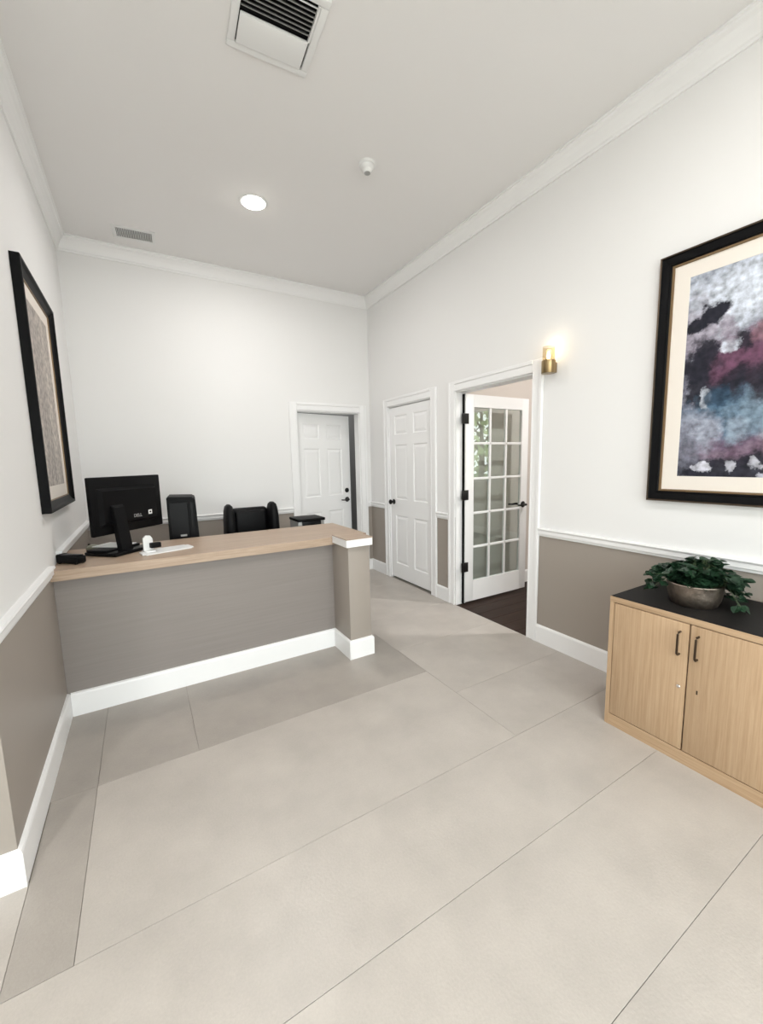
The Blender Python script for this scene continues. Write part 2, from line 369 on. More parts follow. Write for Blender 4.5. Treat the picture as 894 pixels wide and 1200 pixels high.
# ------------------------------------------------------------------ doors
def six_panel(parent, w, h, colx, rowz, mtl, th=.036):
    """door in local coords: x along width 0..w, room side faces -y at y=0, z up"""
    bm = bmesh.new(); rec = .009
    box(bm, 0, w, rec, th-rec, 0, h)
    xs = [0]+[v for c in colx for v in c]+[w]; zs = [0]+[v for r in rowz for v in r]+[h]
    for face in (0, 1):
        ya, yb = (0, rec) if face == 0 else (th-rec, th)
        for i in range(0, len(xs)-1, 2): box(bm, xs[i], xs[i+1], ya, yb, 0, h)
        for (c0, c1) in colx:
            for j in range(0, len(zs)-1, 2): box(bm, c0, c1, ya, yb, zs[j], zs[j+1])
    obj('slab', bm, mtl, parent)
    for c0, c1 in colx:
        for r0, r1 in rowz:
            bm = bmesh.new()
            for face in (0, 1):
                yo, yi, s = (rec, .0025, 1) if face == 0 else (th-rec, th-.0025, -1)
                # sticking slope from the frame into the recess, then raised field
                o = [(c0, 0), (c1, 0)]
                def ring(ins, y): return [bm.verts.new((x, y, z)) for x, z in ((c0+ins, r0+ins), (c1-ins, r0+ins), (c1-ins, r1-ins), (c0+ins, r1-ins))]
                rs = [ring(0, 0.0005 if face == 0 else th-.0005), ring(.010, yo-s*.0005), ring(.018, yo-s*.0005), ring(.042, yi)]
                for a, b in zip(rs, rs[1:]):
                    for k in range(4): bm.faces.new((a[k], a[(k+1)%4], b[(k+1)%4], b[k]))
                bm.faces.new(rs[-1])
            bmesh.ops.recalc_face_normals(bm, faces=bm.faces)
            obj('panel', bm, mtl, parent)
def hinge(parent, pts, name='hinge'):
    for (x0, x1, y0, y1, z) in pts:
        bm = bmesh.new(); box(bm, x0, x1, y0, y1, z-.048, z+.048, bev=.003)
        xm, ym = (x0+x1)/2, (y0+y1)/2
        o = obj(name, bm, HARD, parent, True); o['label'] = 'black hinge'
# closed door in the right wall: local x runs along -Y of the room (left edge = far)
d = struct(empty('door_1', (XR+.012, D1[1]-.014, .022), rad(-90)), 'closed white six-panel door with black knob and hinges', 'door')
w = D1[1]-D1[0]-.028
six_panel(d, w, 2.006, [(.105, .355), (.475, .725)], [(.175, .76), (.95, 1.58), (1.695, 1.91)], DOORW)
kb = bmesh.new(); lathe(kb, [(.030, 0), (.031, .006), (.014, .012), (.011, .030), (.022, .036), (.029, .046), (.029, .056), (.020, .064), (.006, .067)], 24)
ko = obj('knob', kb, HARD, d, True, loc=(.068, 0, .915), rot=(rad(90), 0, 0)); ko['label'] = 'round black knob'
hinge(d, [(w-.004, w+.014, -.016, .004, z) for z in (1.775, 1.03, .333)])
# glazed door standing open at right angles in the side room
d = struct(empty('door_2', (2.642, 2.905, .022)), 'white fifteen-pane glazed door standing open with black lever', 'door')
w, h, th = .862, 2.0, .036
g0, g1, q0, q1 = .105, .765, .205, 1.885
bm = bmesh.new(); box(bm, 0, g0, 0, th, 0, h, .003); box(bm, g1, w, 0, th, 0, h, .003); box(bm, g0, g1, 0, th, 0, q0); box(bm, g0, g1, 0, th, q1, h)
obj('frame', bm, DOORW, d, True)
cw, rh = (g1-g0)/3, (q1-q0)/5
for i in (1, 2): bx('muntin', (g0+cw*i-.011, g0+cw*i+.011, .004, th-.004, q0, q1), DOORW, d, bev=.004)
for j in range(1, 5): bx('muntin', (g0, g1, .004, th-.004, q0+rh*j-.011, q0+rh*j+.011), DOORW, d, bev=.004)
for i in range(3):
    for j in range(5):
        bm = bmesh.new(); box(bm, g0+cw*i, g0+cw*(i+1), th/2-.002, th/2+.002, q0+rh*j, q0+rh*(j+1)); obj('pane', bm, DGLASS, d)
def lever(parent, x, y, z, s, out, name='lever_handle'):
    """rosette + lever: s = direction of the lever along x, out = sign on y"""
    bm = bmesh.new(); lathe(bm, [(.032, 0), (.033, .005), (.026, .011), (.012, .014), (.011, .045)], 24)
    bmesh.ops.rotate(bm, verts=bm.verts, cent=(0,0,0), matrix=Matrix.Rotation(rad(-90*out), 3, 'X'))
    tube(bm, [(0, out*.045, 0), (s*.02, out*.05, 0), (s*.06, out*.052, -.003), (s*.12, out*.048, .002)], [.012, .011, .009, .008], 10)
    bmesh.ops.translate(bm, verts=bm.verts, vec=(x, y, z))
    o = obj(name, bm, HARD, parent, True); o['label'] = 'black lever handle'
lever(d, w-.062, 0, .915, -1, -1); lever(d, w-.062, th, .915, -1, 1)
bx('latch_plate', (w-.001, w+.002, .006, th-.006, .86, .97), HARD, d)
hinge(d, [(-.050, .034, -.007, .000, z) for z in (1.775, 1.06, .355)])
bx('hinge_gap_shade', (-.011, -.004, .010, th, -.015, h+.0), DARK, d)  # solid near-black strip painting the shade of the gap beside the hinges
# back door, ajar into the grey room
d = struct(empty('door_3', (D3[0]+.014, YB+.085, .014), rad(11.5)), 'white six-panel back door standing slightly ajar', 'door')
w = D3[1]-D3[0]-.030
six_panel(d, w, 1.99, [(.095, .325), (.43, .66)], [(.175, .79), (.98, 1.575), (1.69, 1.87)], DOORW)
lever(d, w-.065, 0, .915, -1, -1)
bm = bmesh.new(); lathe(bm, [(.030, 0), (.031, .006), (.026, .014), (.012, .016), (.008, .018)], 24)
o = obj('deadbolt', bm, HARD, d, True, loc=(w-.065, 0, 1.035), rot=(rad(90), 0, 0)); o['label'] = 'round black deadbolt'

# ------------------------------------------------------------------ ceiling fixtures
def downlight(x, y, label, power, r=.085, grp=True):
    t = tag(empty('recessed_downlight', (x, y, H)), label, 'ceiling light', 'recessed ceiling downlights' if grp else None)
    bm = bmesh.new(); lathe(bm, [(r+.018, -.001), (r+.018, -.004), (r+.010, -.008), (r, -.006), (r, -.001)], 40, cap=False); obj('trim_ring', bm, WPLAST, t, True)
    bm = bmesh.new(); lathe(bm, [(.001, -.030), (r*.35, -.0285), (r*.65, -.023), (r*.88, -.013), (r*.999, -.003), (r*.999, -.001)], 40); bmesh.ops.recalc_face_normals(bm, faces=bm.faces); obj('lens', bm, FROST, t)  # lens domed so its shape imitates the round bloom of the lamp
    l = bpy.data.lights.new('downlight_lamp', 'AREA'); l.shape = 'DISK'; l.size = 2*r; l.energy = power; l.color = (1, .975, .965)
    lo = bpy.data.objects.new('downlight_lamp', l); COL.objects.link(lo); lo.parent = t; lo.location = (0, 0, -.034)
downlight(.903, 3.348, 'round recessed downlight glowing in the ceiling above the counter', 13)
downlight(1.15, .35, 'unseen added downlight brightening the room between the cabinet and the counter', 15)  # out of view, added to raise the light in the main room
downlight(-.9, .55, 'unseen added downlight brightening the entrance end of the room', 17)  # another added lamp outside the view, for more room light
downlight(3.9, 1.4, 'unseen added downlight brightening the side room', 46)  # added out of sight to brighten the beige wall behind the glazed door
downlight(2.6, 5.6, 'unseen added downlight lifting the grey back room out of darkness', 14)  # added lamp, keeps the grey seen through the ajar door from going black

# smoke detector
t = tag(empty('smoke_detector', (1.466, 2.582, H)), 'small round white smoke detector on the ceiling', 'smoke detector')
bm = bmesh.new(); lathe(bm, [(.057, 0), (.058, -.008), (.054, -.014), (.046, -.016)], 36); bmesh.ops.recalc_face_normals(bm, faces=bm.faces); obj('base', bm, WPLAST, t, True)
bm = bmesh.new(); lathe(bm, [(.046, -.014), (.046, -.026), (.040, -.034), (.032, -.038), (.030, -.048), (.022, -.056)], 36); bmesh.ops.recalc_face_normals(bm, faces=bm.faces); obj('housing', bm, WPLAST, t, True)
bm = bmesh.new(); lathe(bm, [(.020, -.052), (.020, -.060), (.012, -.064), (.002, -.065)], 24); bmesh.ops.recalc_face_normals(bm, faces=bm.faces); obj('sensor', bm, GREYM, t, True)
# slatted ceiling vent
t = tag(empty('ceiling_vent', (.118, 4.268, H), rad(-4)), 'narrow slatted supply vent in the ceiling near the back wall', 'ceiling vent')
a, b = .158, .104
bm = bmesh.new()
for q in ((-a, a, -b, -b+.028), (-a, a, b-.028, b), (-a, -a+.026, -b+.028, b-.028), (a-.026, a, -b+.028, b-.028)): box(bm, q[0], q[1], q[2], q[3], -.008, 0, bev=.002, seg=1)
obj('frame', bm, WPLAST, t)
bx('duct', (-a+.026, a-.026, -b+.028, b-.028, -.002, -.0005), GREYW, t)
n = 20
for i in range(n):
    x = -a+.034+(2*a-.068)*i/(n-1)
    bm = bmesh.new(); box(bm, -.0035, .0035, -b+.028, b-.028, -.001, .001)
    obj('slat', bm, WPLAST, t, loc=(x, 0, -.006), rot=(0, rad(55), 0))
# air-conditioning cassette
t = tag(empty('air_conditioning_cassette', (.690, 2.008, H), rad(-3)), 'square white air-conditioning cassette with dark louvres in the ceiling', 'air vent')
a = .192
bm = bmesh.new()
for q in ((-a, a, -a, -a+.034), (-a, a, a-.034, a), (-a, -a+.034, -a+.034, a-.034), (a-.034, a, -a+.034, a-.034)): box(bm, *q, -.014, 0, bev=.004, seg=2)
obj('frame', bm, WPLAST, t, True)
bx('recess_shade', (-a+.034, a-.034, -a+.034, a-.034, -.003, -.0005), DARK, t)  # flat near-black plate, paints the shade inside the cassette
bx('front_panel', (-a+.038, a-.042, .012, a-.038, -.020, -.006), WPLAST, t, bev=.004)
for i in range(7):
    yy = -a+.048+i*.021
    bm = bmesh.new(); box(bm, -a+.036, a-.046, -.0065, .0065, -.0012, .0012); obj('louvre', bm, GREYM if i else WPLAST, t, loc=(0, yy, -.012), rot=(rad(62), 0, 0))
bx('side_strip', (a-.046, a-.036, -a+.036, .012, -.016, -.004), WPLAST, t)

# ------------------------------------------------------------------ sconce
t = tag(empty('wall_sconce', (XR, 1.915, 2.05)), 'small brass and clear glass wall sconce beside the glazed door', 'wall lamp')
cx = -.062
bm = bmesh.new(); lathe(bm, [(.001, -.046), (.044, -.046), (.046, -.043), (.046, .038), (.043, .041), (.001, .041)], 36, (cx, 0, 0)); obj('brass_cup', bm, BRASS, t, True)
bm = bmesh.new(); box(bm, cx+.03, 0, -.024, .024, -.040, .030, bev=.004); obj('wall_bracket', bm, BRASS, t, True)
bm = bmesh.new(); lathe(bm, [(.041, .041), (.041, .132), (.0385, .132), (.0385, .041)], 36, (cx, 0, 0), cap=False); bmesh.ops.recalc_face_normals(bm, faces=bm.faces); obj('glass_shade', bm, SGLASS, t, True)
bm = bmesh.new(); lathe(bm, [(.004, .041), (.010, .048), (.013, .070), (.011, .088), (.003, .104)], 16, (cx, 0, 0)); obj('bulb', bm, BULB, t, True)
l = bpy.data.lights.new('sconce_lamp', 'POINT'); l.energy = .32; l.color = (1, .82, .58); l.shadow_soft_size = .02
lo = bpy.data.objects.new('sconce_lamp', l); COL.objects.link(lo); lo.parent = t; lo.location = (cx, 0, .118)

# ------------------------------------------------------------------ framed pictures
def ring_frame(bm, w, h, steps):
    """steps: list of (inset, depth); local: x along width, z up, -y out of the wall"""
    rs = []
    for ins, dp in steps: rs.append([bm.verts.new((x, -dp, z)) for x, z in ((-w/2+ins, -h/2+ins), (w/2-ins, -h/2+ins), (w/2-ins, h/2-ins), (-w/2+ins, h/2-ins))])
    for a, b in zip(rs, rs[1:]):
        for k in range(4): bm.faces.new((a[k], a[(k+1)%4], b[(k+1)%4], b[k]))
    bmesh.ops.recalc_face_normals(bm, faces=bm.faces)
def art_material(name, base, blobs, warp=.06, wscale=6, ragged=1.6):
    m = bpy.data.materials.new(name); m.use_nodes = True; nt = m.node_tree; bs = nt.nodes['Principled BSDF']; bs.inputs['Roughness'].default_value = .5; bs.inputs['Specular IOR Level'].default_value = .2
    N, L = nt.nodes.new, nt.links.new
    tc = N('ShaderNodeTexCoord')
    n = N('ShaderNodeTexNoise'); n.inputs['Scale'].default_value = wscale; n.inputs['Detail'].default_value = 9; n.inputs['Roughness'].default_value = .68
    L(tc.outputs['Object'], n.inputs['Vector'])
    sub = N('ShaderNodeVectorMath'); sub.operation = 'SUBTRACT'; sub.inputs[1].default_value = (.5, .5, .5); L(n.outputs['Color'], sub.inputs[0])
    sc = N('ShaderNodeVectorMath'); sc.operation = 'SCALE'; sc.inputs['Scale'].default_value = warp*2; L(sub.outputs[0], sc.inputs[0])
    add = N('ShaderNodeVectorMath'); add.operation = 'ADD'; L(tc.outputs['Object'], add.inputs[0]); L(sc.outputs[0], add.inputs[1])
    n2 = N('ShaderNodeTexNoise'); n2.inputs['Scale'].default_value = 9; n2.inputs['Detail'].default_value = 10; n2.inputs['Roughness'].default_value = .75
    L(tc.outputs['Object'], n2.inputs['Vector'])
    n3 = N('ShaderNodeTexNoise'); n3.inputs['Scale'].default_value = 13; n3.inputs['Detail'].default_value = 10; n3.inputs['Roughness'].default_value = .72
    L(tc.outputs['Object'], n3.inputs['Vector'])
    r = N('ShaderNodeValToRGB'); r.color_ramp.elements[0].position = .36; r.color_ramp.elements[1].position = .66
    r.color_ramp.elements[0].color = (*base[0], 1); r.color_ramp.elements[1].color = (*base[1], 1); L(n2.outputs[0], r.inputs[0]); out = r.outputs[0]
    for (cx, cz, rx, rz, col, soft, amt) in blobs:
        s = N('ShaderNodeVectorMath'); s.operation = 'SUBTRACT'; s.inputs[1].default_value = (cx, 0, cz); L(add.outputs[0], s.inputs[0])
        q = N('ShaderNodeVectorMath'); q.operation = 'MULTIPLY'; q.inputs[1].default_value = (1/rx, 0, 1/rz); L(s.outputs[0], q.inputs[0])
        ln = N('ShaderNodeVectorMath'); ln.operation = 'LENGTH'; L(q.outputs[0], ln.inputs[0])
        jm = N('ShaderNodeMath'); jm.operation = 'MULTIPLY_ADD'; jm.inputs[1].default_value = ragged; L(n3.outputs[0], jm.inputs[0]); L(ln.outputs['Value'], jm.inputs[2])
        mr = N('ShaderNodeMapRange'); mr.inputs[1].default_value = 1+ragged/2-soft*.55; mr.inputs[2].default_value = 1+ragged/2+soft*.55; mr.inputs[3].default_value = amt; mr.inputs[4].default_value = 0
        L(jm.outputs[0], mr.inputs[0])
        mx = N('ShaderNodeMix'); mx.data_type = 'RGBA'; L(mr.outputs[0], mx.inputs[0]); L(out, mx.inputs[6]); mx.inputs[7].default_value = (*col, 1); out = mx.outputs[2]
    n4 = N('ShaderNodeTexNoise'); n4.inputs['Scale'].default_value = 34; n4.inputs['Detail'].default_value = 8; L(tc.outputs['Object'], n4.inputs['Vector'])
    m4 = N('ShaderNodeMapRange'); m4.inputs[1].default_value = .25; m4.inputs[2].default_value = .75; m4.inputs[3].default_value = .45; m4.inputs[4].default_value = 1.45; L(n4.outputs[0], m4.inputs[0])
    h4 = N('ShaderNodeHueSaturation'); L(out, h4.inputs['Color']); L(m4.outputs[0], h4.inputs['Value']); out = h4.outputs[0]
    L(out, bs.inputs['Base Color']); MATS[name] = m; return m
def picture(loc, rz, w, h, artm, label, frame_steps, mat_w, fw):
    t = tag(empty('framed_picture', loc, rz), label, 'picture')
    bm = bmesh.new(); ring_frame(bm, w, h, frame_steps[0]); obj('frame', bm, BLACK, t)
    if len(frame_steps) > 2:
        bm = bmesh.new(); ring_frame(bm, w, h, frame_steps[2]); o = obj('frame_edge', bm, BRONZE, t); o['label'] = 'bronze outer edge of the frame'
    bm = bmesh.new(); ring_frame(bm, w, h, frame_steps[1]); o = obj('gold_slip', bm, GOLD, t); o['label'] = 'gold inner slip of the frame'
    bx('backing', (-w/2+.004, w/2-.004, -.006, 0, -h/2+.004, h/2-.004), BLACK, t)
    bm = bmesh.new(); ring_frame(bm, w, h, [(fw-.002, .010), (fw+mat_w, .010), (fw+mat_w+.002, .008)]); obj('mat_board', bm, MATB, t)
    i = fw+mat_w-.001
    bx('print', (-w/2+i, w/2-i, -.009, -.0065, -h/2+i, h/2-i), artm, t)
    return t
# abstract on the right wall; local x points to -Y of the room, so its visible left part is x<0
pw, ph = 1.02, 1.316
def B(px, pz, rx, rz, c, soft=.35, amt=1): return (px-pw/2, pz-ph/2, rx, rz, c, soft, amt)
PALE=(.37,.40,.47); WHT=(.60,.64,.72); NAVY=(.018,.018,.028); TEAL=(.075,.14,.21); MAG=(.14,.06,.105); MAUVE=(.25,.20,.25); GREY=(.17,.175,.22)
blobs = [B(.45,1.02,.60,.30,PALE,.5), B(.36,.98,.26,.16,WHT,.6,.9), B(.62,1.05,.30,.18,WHT,.5,.8), B(.20,.88,.10,.14,MAUVE,.6,.7),
  B(.62,.80,.26,.20,GREY,.6,.9), B(.30,.70,.20,.10,NAVY,.35,.95), B(.42,.70,.18,.14,MAG,.5,.9), B(.55,.76,.10,.14,MAG,.6,.7),
  B(.45,.56,.22,.10,NAVY,.5,.9), B(.70,.60,.2,.12,NAVY,.5,.8), B(.20,.62,.06,.14,NAVY,.4,.95), B(.34,.44,.18,.13,TEAL,.5,.95), B(.52,.46,.16,.10,(.24,.32,.40),.6,.7),
  B(.22,.37,.10,.10,(.36,.38,.46),.6,.9), B(.66,.42,.10,.13,MAG,.5,.9), B(.45,.27,.28,.06,MAG,.7,.7), B(.50,.17,.50,.085,NAVY,.4,.95),
  B(.26,.98,.07,.05,NAVY,.3,1), B(.19,.93,.05,.035,NAVY,.35,1), B(.38,.79,.05,.05,NAVY,.35,.9), B(.32,.78,.045,.04,WHT,.4,.9), B(.24,.56,.025,.05,WHT,.4,.8),
  B(.24,.19,.035,.035,(.55,.55,.62),.25,.95), B(.37,.20,.018,.04,(.5,.5,.56),.3,.8), B(.46,.20,.025,.03,(.5,.5,.56),.3,.8), B(.50,.13,.03,.02,(.5,.5,.58),.3,.8), B(.22,.76,.05,.10,NAVY,.35,.95), B(.36,.63,.05,.05,NAVY,.35,.8), B(.50,.62,.04,.10,NAVY,.35,.7), B(.30,.56,.06,.05,(.03,.06,.10),.4,.9), B(.17,.30,.05,.12,GREY,.5,.8), B(.40,.38,.05,.06,(.30,.36,.44),.5,.7), B(.58,.30,.05,.08,NAVY,.4,.7), B(.33,.86,.03,.10,MAUVE,.4,.6), B(.48,.83,.06,.06,(.22,.12,.15),.5,.8), B(.64,.93,.06,.06,NAVY,.35,1), B(.80,.62,.05,.10,WHT,.4,.6)]
ART = art_material('abstract_print', ((.13,.13,.18), (.42,.42,.48)), blobs, .10, 5)
picture((XR, 1.245-pw/2, 1.165+ph/2), rad(-90), pw, ph, ART, 'large abstract print in blue, plum and grey in a black frame on the right wall',
        [[(.010, .034), (.014, .027), (.046, .022), (.052, .026), (.058, .018)], [(.058, .019), (.066, .019), (.068, .010)], [(0, 0), (0, .030), (.003, .036), (.010, .034)]], .075, .066)
lw, lh = .91, 1.300
lb = [(0,0,.4,.6,(.45,.40,.36),.6,.9), (-.1,.1,.1,.5,(.35,.31,.285),.7,.7), (.15,-.1,.06,.5,(.54,.49,.44),.7,.7), (.02,-.2,.05,.4,(.37,.33,.30),.6,.7), (-.2,-.2,.05,.4,(.52,.47,.42),.6,.7)]
ART2 = art_material('grey_print', ((.33,.29,.26), (.52,.47,.42)), lb, .05, 5, .8)
picture((XL, 3.195, 1.833), rad(90), lw, lh, ART2, 'tall grey print in a thick black frame on the left wall',
        [[(0, 0), (0, .040), (.004, .043), (.016, .043), (.024, .030), (.034, .024), (.054, .017)], [(.054, .017), (.058, .016), (.060, .010)]], .075, .060)

# ------------------------------------------------------------------ reception counter
t = tag(empty('reception_counter', (.5, 2.9, 0)), 'reception counter with pale wood top, taupe front and end post', 'counter')
def P(o):     # keep world coordinates under the thing's empty
    o.location = o.location-Vector((.5, 2.9, 0)); return o
ZC = .870
P(bx('front_panel', (XL+.001, 1.206, 2.796, 2.876, 0, ZC-.056), PANEL, t))
P(bx('post', (1.206, 1.376, 2.524, 2.90, 0, .832), TAUPE, t, bev=.002))
bm = bmesh.new(); extrude_profile(bm, BASE, (XL+.016, 2.796), (1.206, 2.796), (0, -1), 0, -1)
P(obj('base_trim', bm, TRIM, t))
bm = bmesh.new(); extrude_profile(bm, BASE, (1.206, 2.796), (1.206, 2.524), (-1, 0), -1, 1); extrude_profile(bm, BASE, (1.206, 2.524), (1.376, 2.524), (0, -1), 1, 1); extrude_profile(bm, BASE, (1.376, 2.524), (1.376, 2.90), (1, 0), 1, 0)
P(obj('post_base_trim', bm, TRIM, t))
bm = bmesh.new(); box(bm, 1.180, 1.385, 2.490, 2.735, .830, ZC+.014, bev=.002, seg=1); o = P(obj('post_cap', bm, TRIM, t)); o['label'] = 'white cap of the end post'
o = P(bx('post_cap_top', (1.178, 1.388, 2.487, 2.738, ZC+.014, ZC+.019), COUNTER, t)); 
# countertop: L-outline beside the post
out = [(XL+.001, 2.735), (1.178, 2.735), (1.178, 2.742), (1.47, 2.742), (1.47, 3.385), (XL+.001, 3.385)]
bm = bmesh.new()
v0 = [bm.verts.new((x, y, ZC-.056)) for x, y in out]; v1 = [bm.verts.new((x, y, ZC)) for x, y in out]
bm.faces.new(list(reversed(v0))); bm.faces.new(v1)
for i in range(6): bm.faces.new((v0[i], v0[(i+1)%6], v1[(i+1)%6], v1[i]))
bmesh.ops.recalc_face_normals(bm, faces=bm.faces)
P(obj('countertop', bm, COUNTER, t))
P(bx('end_panel', (1.33, 1.376, 2.90, 3.36, 0, ZC-.056), PANEL, t))

# ------------------------------------------------------------------ things on the counter
t = tag(empty('desktop_monitor', (-.165, 3.10, ZC+.001), rad(45)), 'black all-in-one desktop monitor seen from behind on the counter', 'monitor')
# local: x along the screen, -y towards the viewer (back of the monitor)
mw, mh = .55, .365; off = .115; zb = .125
def mloc(o): return o
bm = bmesh.new(); box(bm, off-mw/2, off+mw/2, 0, .028, zb, zb+mh, bev=.006); o = obj('housing', bm, BLACK, t, True)
bm = bmesh.new()
def frus(bm, x0, x1, z0, z1, y0, y1, ins):
    a = [bm.verts.new((x, y0, z)) for x, z in ((x0, z0), (x1, z0), (x1, z1), (x0, z1))]; b = [bm.verts.new((x, y1, z)) for x, z in ((x0+ins, z0+ins), (x1-ins, z0+ins), (x1-ins, z1-ins), (x0+ins, z1-ins))]
    for k in range(4): bm.faces.new((a[k], a[(k+1)%4], b[(k+1)%4], b[k]))
    bm.faces.new(b); bmesh.ops.recalc_face_normals(bm, faces=bm.faces)
frus(bm, off-mw/2+.045, off+mw/2-.055, zb+.055, zb+mh-.07, .0, -.026, .018); obj('back_bulge', bm, BLACKG, t)
bx('screen', (off-mw/2+.012, off+mw/2-.012, .027, .030, zb+.016, zb+mh-.012), BLACKG, t)
# stand: slab column leaning to the back of the housing, on a flat base
bm = bmesh.new()
pr = [(-.085, .018), (-.050, .018), (-.018, .30), (-.030, .315), (-.046, .30)]
for xx in (-.035, .045): pass
a = [bm.verts.new((-.055, y, z)) for y, z in pr]; b = [bm.verts.new((.035, y, z)) for y, z in pr]
for k in range(5): bm.faces.new((a[k], a[(k+1)%5], b[(k+1)%5], b[k]))
bm.faces.new(a); bm.faces.new(list(reversed(b))); bmesh.ops.recalc_face_normals(bm, faces=bm.faces)
bmesh.ops.bevel(bm, geom=list(bm.edges), offset=.004, segments=2, affect='EDGES')
obj('stand_column', bm, BLACK, t, True)
bm = bmesh.new(); box(bm, -.13, .15, -.115, .13, 0, .022, bev=.006); obj('stand_base', bm, BLACKG, t, True)
bm = bmesh.new(); box(bm, -.12, .14, -.03, .125, .022, .034, bev=.004); obj('base_tray', bm, BLACK, t, True)
def text_mesh(name, s, size, m, parent, loc, rot, depth=.0006):
    c = bpy.data.curves.new('t', 'FONT'); c.body = s; c.size = size; c.align_x = 'CENTER'; c.align_y = 'CENTER'; c.extrude = depth
    to = bpy.data.objects.new('t', c); COL.objects.link(to); bpy.context.view_layer.update()
    me = bpy.data.meshes.new_from_object(to.evaluated_get(bpy.context.evaluated_depsgraph_get())); bpy.data.objects.remove(to)
    me.materials.clear(); me.materials.append(m); o = bpy.data.objects.new(name, me); COL.objects.link(o); o.parent = parent; o.location = loc; o.rotation_euler = rot; return o
o = text_mesh('logo', 'DELL', .030, SILVER, t, (off+.035, -.0265, zb+.098), (rad(90), 0, 0)); o['label'] = 'small silver lettering'
o = bx('sticker', (off+.125, off+.155, -.0272, -.0262, zb+.095, zb+.125), PAPER, t); o['label'] = 'small white sticker'
bx('sticker_print', (off+.133, off+.147, -.0276, -.0272, zb+.104, zb+.116), BLACK, t)

def rounded_plate(name, pts, z0, z1, m, parent=None, bev=.004, loc=(0,0,0)):
    bm = bmesh.new(); v0 = [bm.verts.new((x, y, z0)) for x, y in pts]; v1 = [bm.verts.new((x, y, z1)) for x, y in pts]; k = len(pts)
    bm.faces.new(list(reversed(v0))); bm.faces.new(v1)
    for i in range(k): bm.faces.new((v0[i], v0[(i+1)%k], v1[(i+1)%k], v1[i]))
    bmesh.ops.recalc_face_normals(bm, faces=bm.faces)
    ve = [e for e in bm.edges if abs(e.verts[0].co.z-e.verts[1].co.z) > 1e-6]
    bmesh.ops.bevel(bm, geom=ve, offset=bev, segments=4, affect='EDGES')
    return obj(name, bm, m, parent, False, loc=loc)
o = rounded_plate('white_tray', [(-.03, -.125), (.27, -.03), (.235, .10), (.03, .06), (-.055, .01)], 0, .007, WPLAST, bev=.018, loc=(0, 2.985, ZC+.001))
tag(o, 'flat white board lying on the wood counter beside the monitor', 'tray')
t = tag(empty('card_stand', (.0, 2.985, ZC+.007), rad(18)), 'white upright stand holding a small black reader on the white board', 'stand')
bm = bmesh.new()
pr = [(-.028, 0), (.028, 0), (.028, .080), (.016, .100), (-.010, .104), (-.028, .088)]
a = [bm.verts.new((x, -.008, z)) for x, z in pr]; b = [bm.verts.new((x, .004, z)) for x, z in pr]
for k in range(6): bm.faces.new((a[k], a[(k+1)%6], b[(k+1)%6], b[k]))
bm.faces.new(a); bm.faces.new(list(reversed(b))); bmesh.ops.recalc_face_normals(bm, faces=bm.faces); obj('upright', bm, WPLAST, t)
bx('foot', (-.030, .030, -.050, .030, 0, .008), WPLAST, t, bev=.002)
bx('reader', (.004, .066, -.046, -.009, .022, .055), BLACK, t, bev=.005)
bx('reader_slot', (.012, .058, -.0468, -.0455, .040, .044), DARK, t)
# black box device beside the left wall
t = tag(empty('desk_device', (-.392, 2.915, ZC+.001), rad(-44)), 'small black box-shaped device on the counter by the left wall', 'device')
bm = bmesh.new(); box(bm, -.078, .078, -.030, .030, .004, .050, bev=.008, seg=3)
for v in bm.verts:
    if v.co.z > .03: v.co.z += (-.006 if v.co.x > 0 else .004)
obj('body', bm, BLACK, t, True)
bx('lid', (-.060, .070, -.022, .022, .0445, .0525), BLACKG, t, bev=.003)
bx('end_face', (.0765, .080, -.022, .022, .010, .036), BLACKG, t, bev=.001)
for xx in (-.06, .06):
    for yy in (-.02, .02): bx('foot', (xx-.006, xx+.006, yy-.006, yy+.006, 0, .006), BLACK, t)
o = tag(bx('paper_sheet', (-.075, .075, -.10, .10, 0, .004), PAPER, None, loc=(-.19, 3.19, ZC+.036), rz=rad(52)), 'white papers lying on the monitor base behind its stand', 'paper')
# mouse
bm = bmesh.new(); bmesh.ops.create_uvsphere(bm, u_segments=20, v_segments=12, radius=1)
for v in bm.verts: v.co = Vector((v.co.x*.032, v.co.y*.052, max(v.co.z, -.3)*.026+.008))
m_ = empty('computer_mouse', (-.32, 3.32, ZC+.001), rad(50)); tag(m_, 'small grey computer mouse on the counter behind the monitor stand', 'mouse')
obj('shell', bm, MINT, m_, True); bx('wheel', (-.004, .004, .022, .036, .026, .036), BLACK, m_)

# ------------------------------------------------------------------ behind the counter
# low return table, tower on it
t = tag(empty('return_table', (-.02, 3.72, 0)), 'low wooden return table behind the counter along the left wall', 'table')
bx('table_top', (-.41, .42, -.26, .26, .70, .735), COUNTER, t, bev=.003)
for xx in (-.37, .37):
    for yy in (-.22, .22): bx('leg', (xx-.022, xx+.022, yy-.022, yy+.022, 0, .70), BLACK, t)
t = tag(empty('computer_tower', (.262, 3.62, .735), rad(-6)), 'tall black computer tower behind the monitor', 'computer')
bm = bmesh.new()
pr = [(-.10, 0), (.115, 0), (.100, .425), (.088, .440), (-.10, .448)]
a = [bm.verts.new((x, -.13, z)) for x, z in pr]; b = [bm.verts.new((x, .20, z)) for x, z in pr]
for k in range(5): bm.faces.new((a[k], a[(k+1)%5], b[(k+1)%5], b[k]))
bm.faces.new(a); bm.faces.new(list(reversed(b))); bmesh.ops.recalc_face_normals(bm, faces=bm.faces)
bmesh.ops.bevel(bm, geom=list(bm.edges), offset=.008, segments=2, affect='EDGES'); obj('case', bm, BLACK, t, True)
bm = bmesh.new(); box(bm, -.085, .045, -.134, -.129, .03, .40, bev=.002, seg=1); obj('side_panel', bm, BLACKG, t)
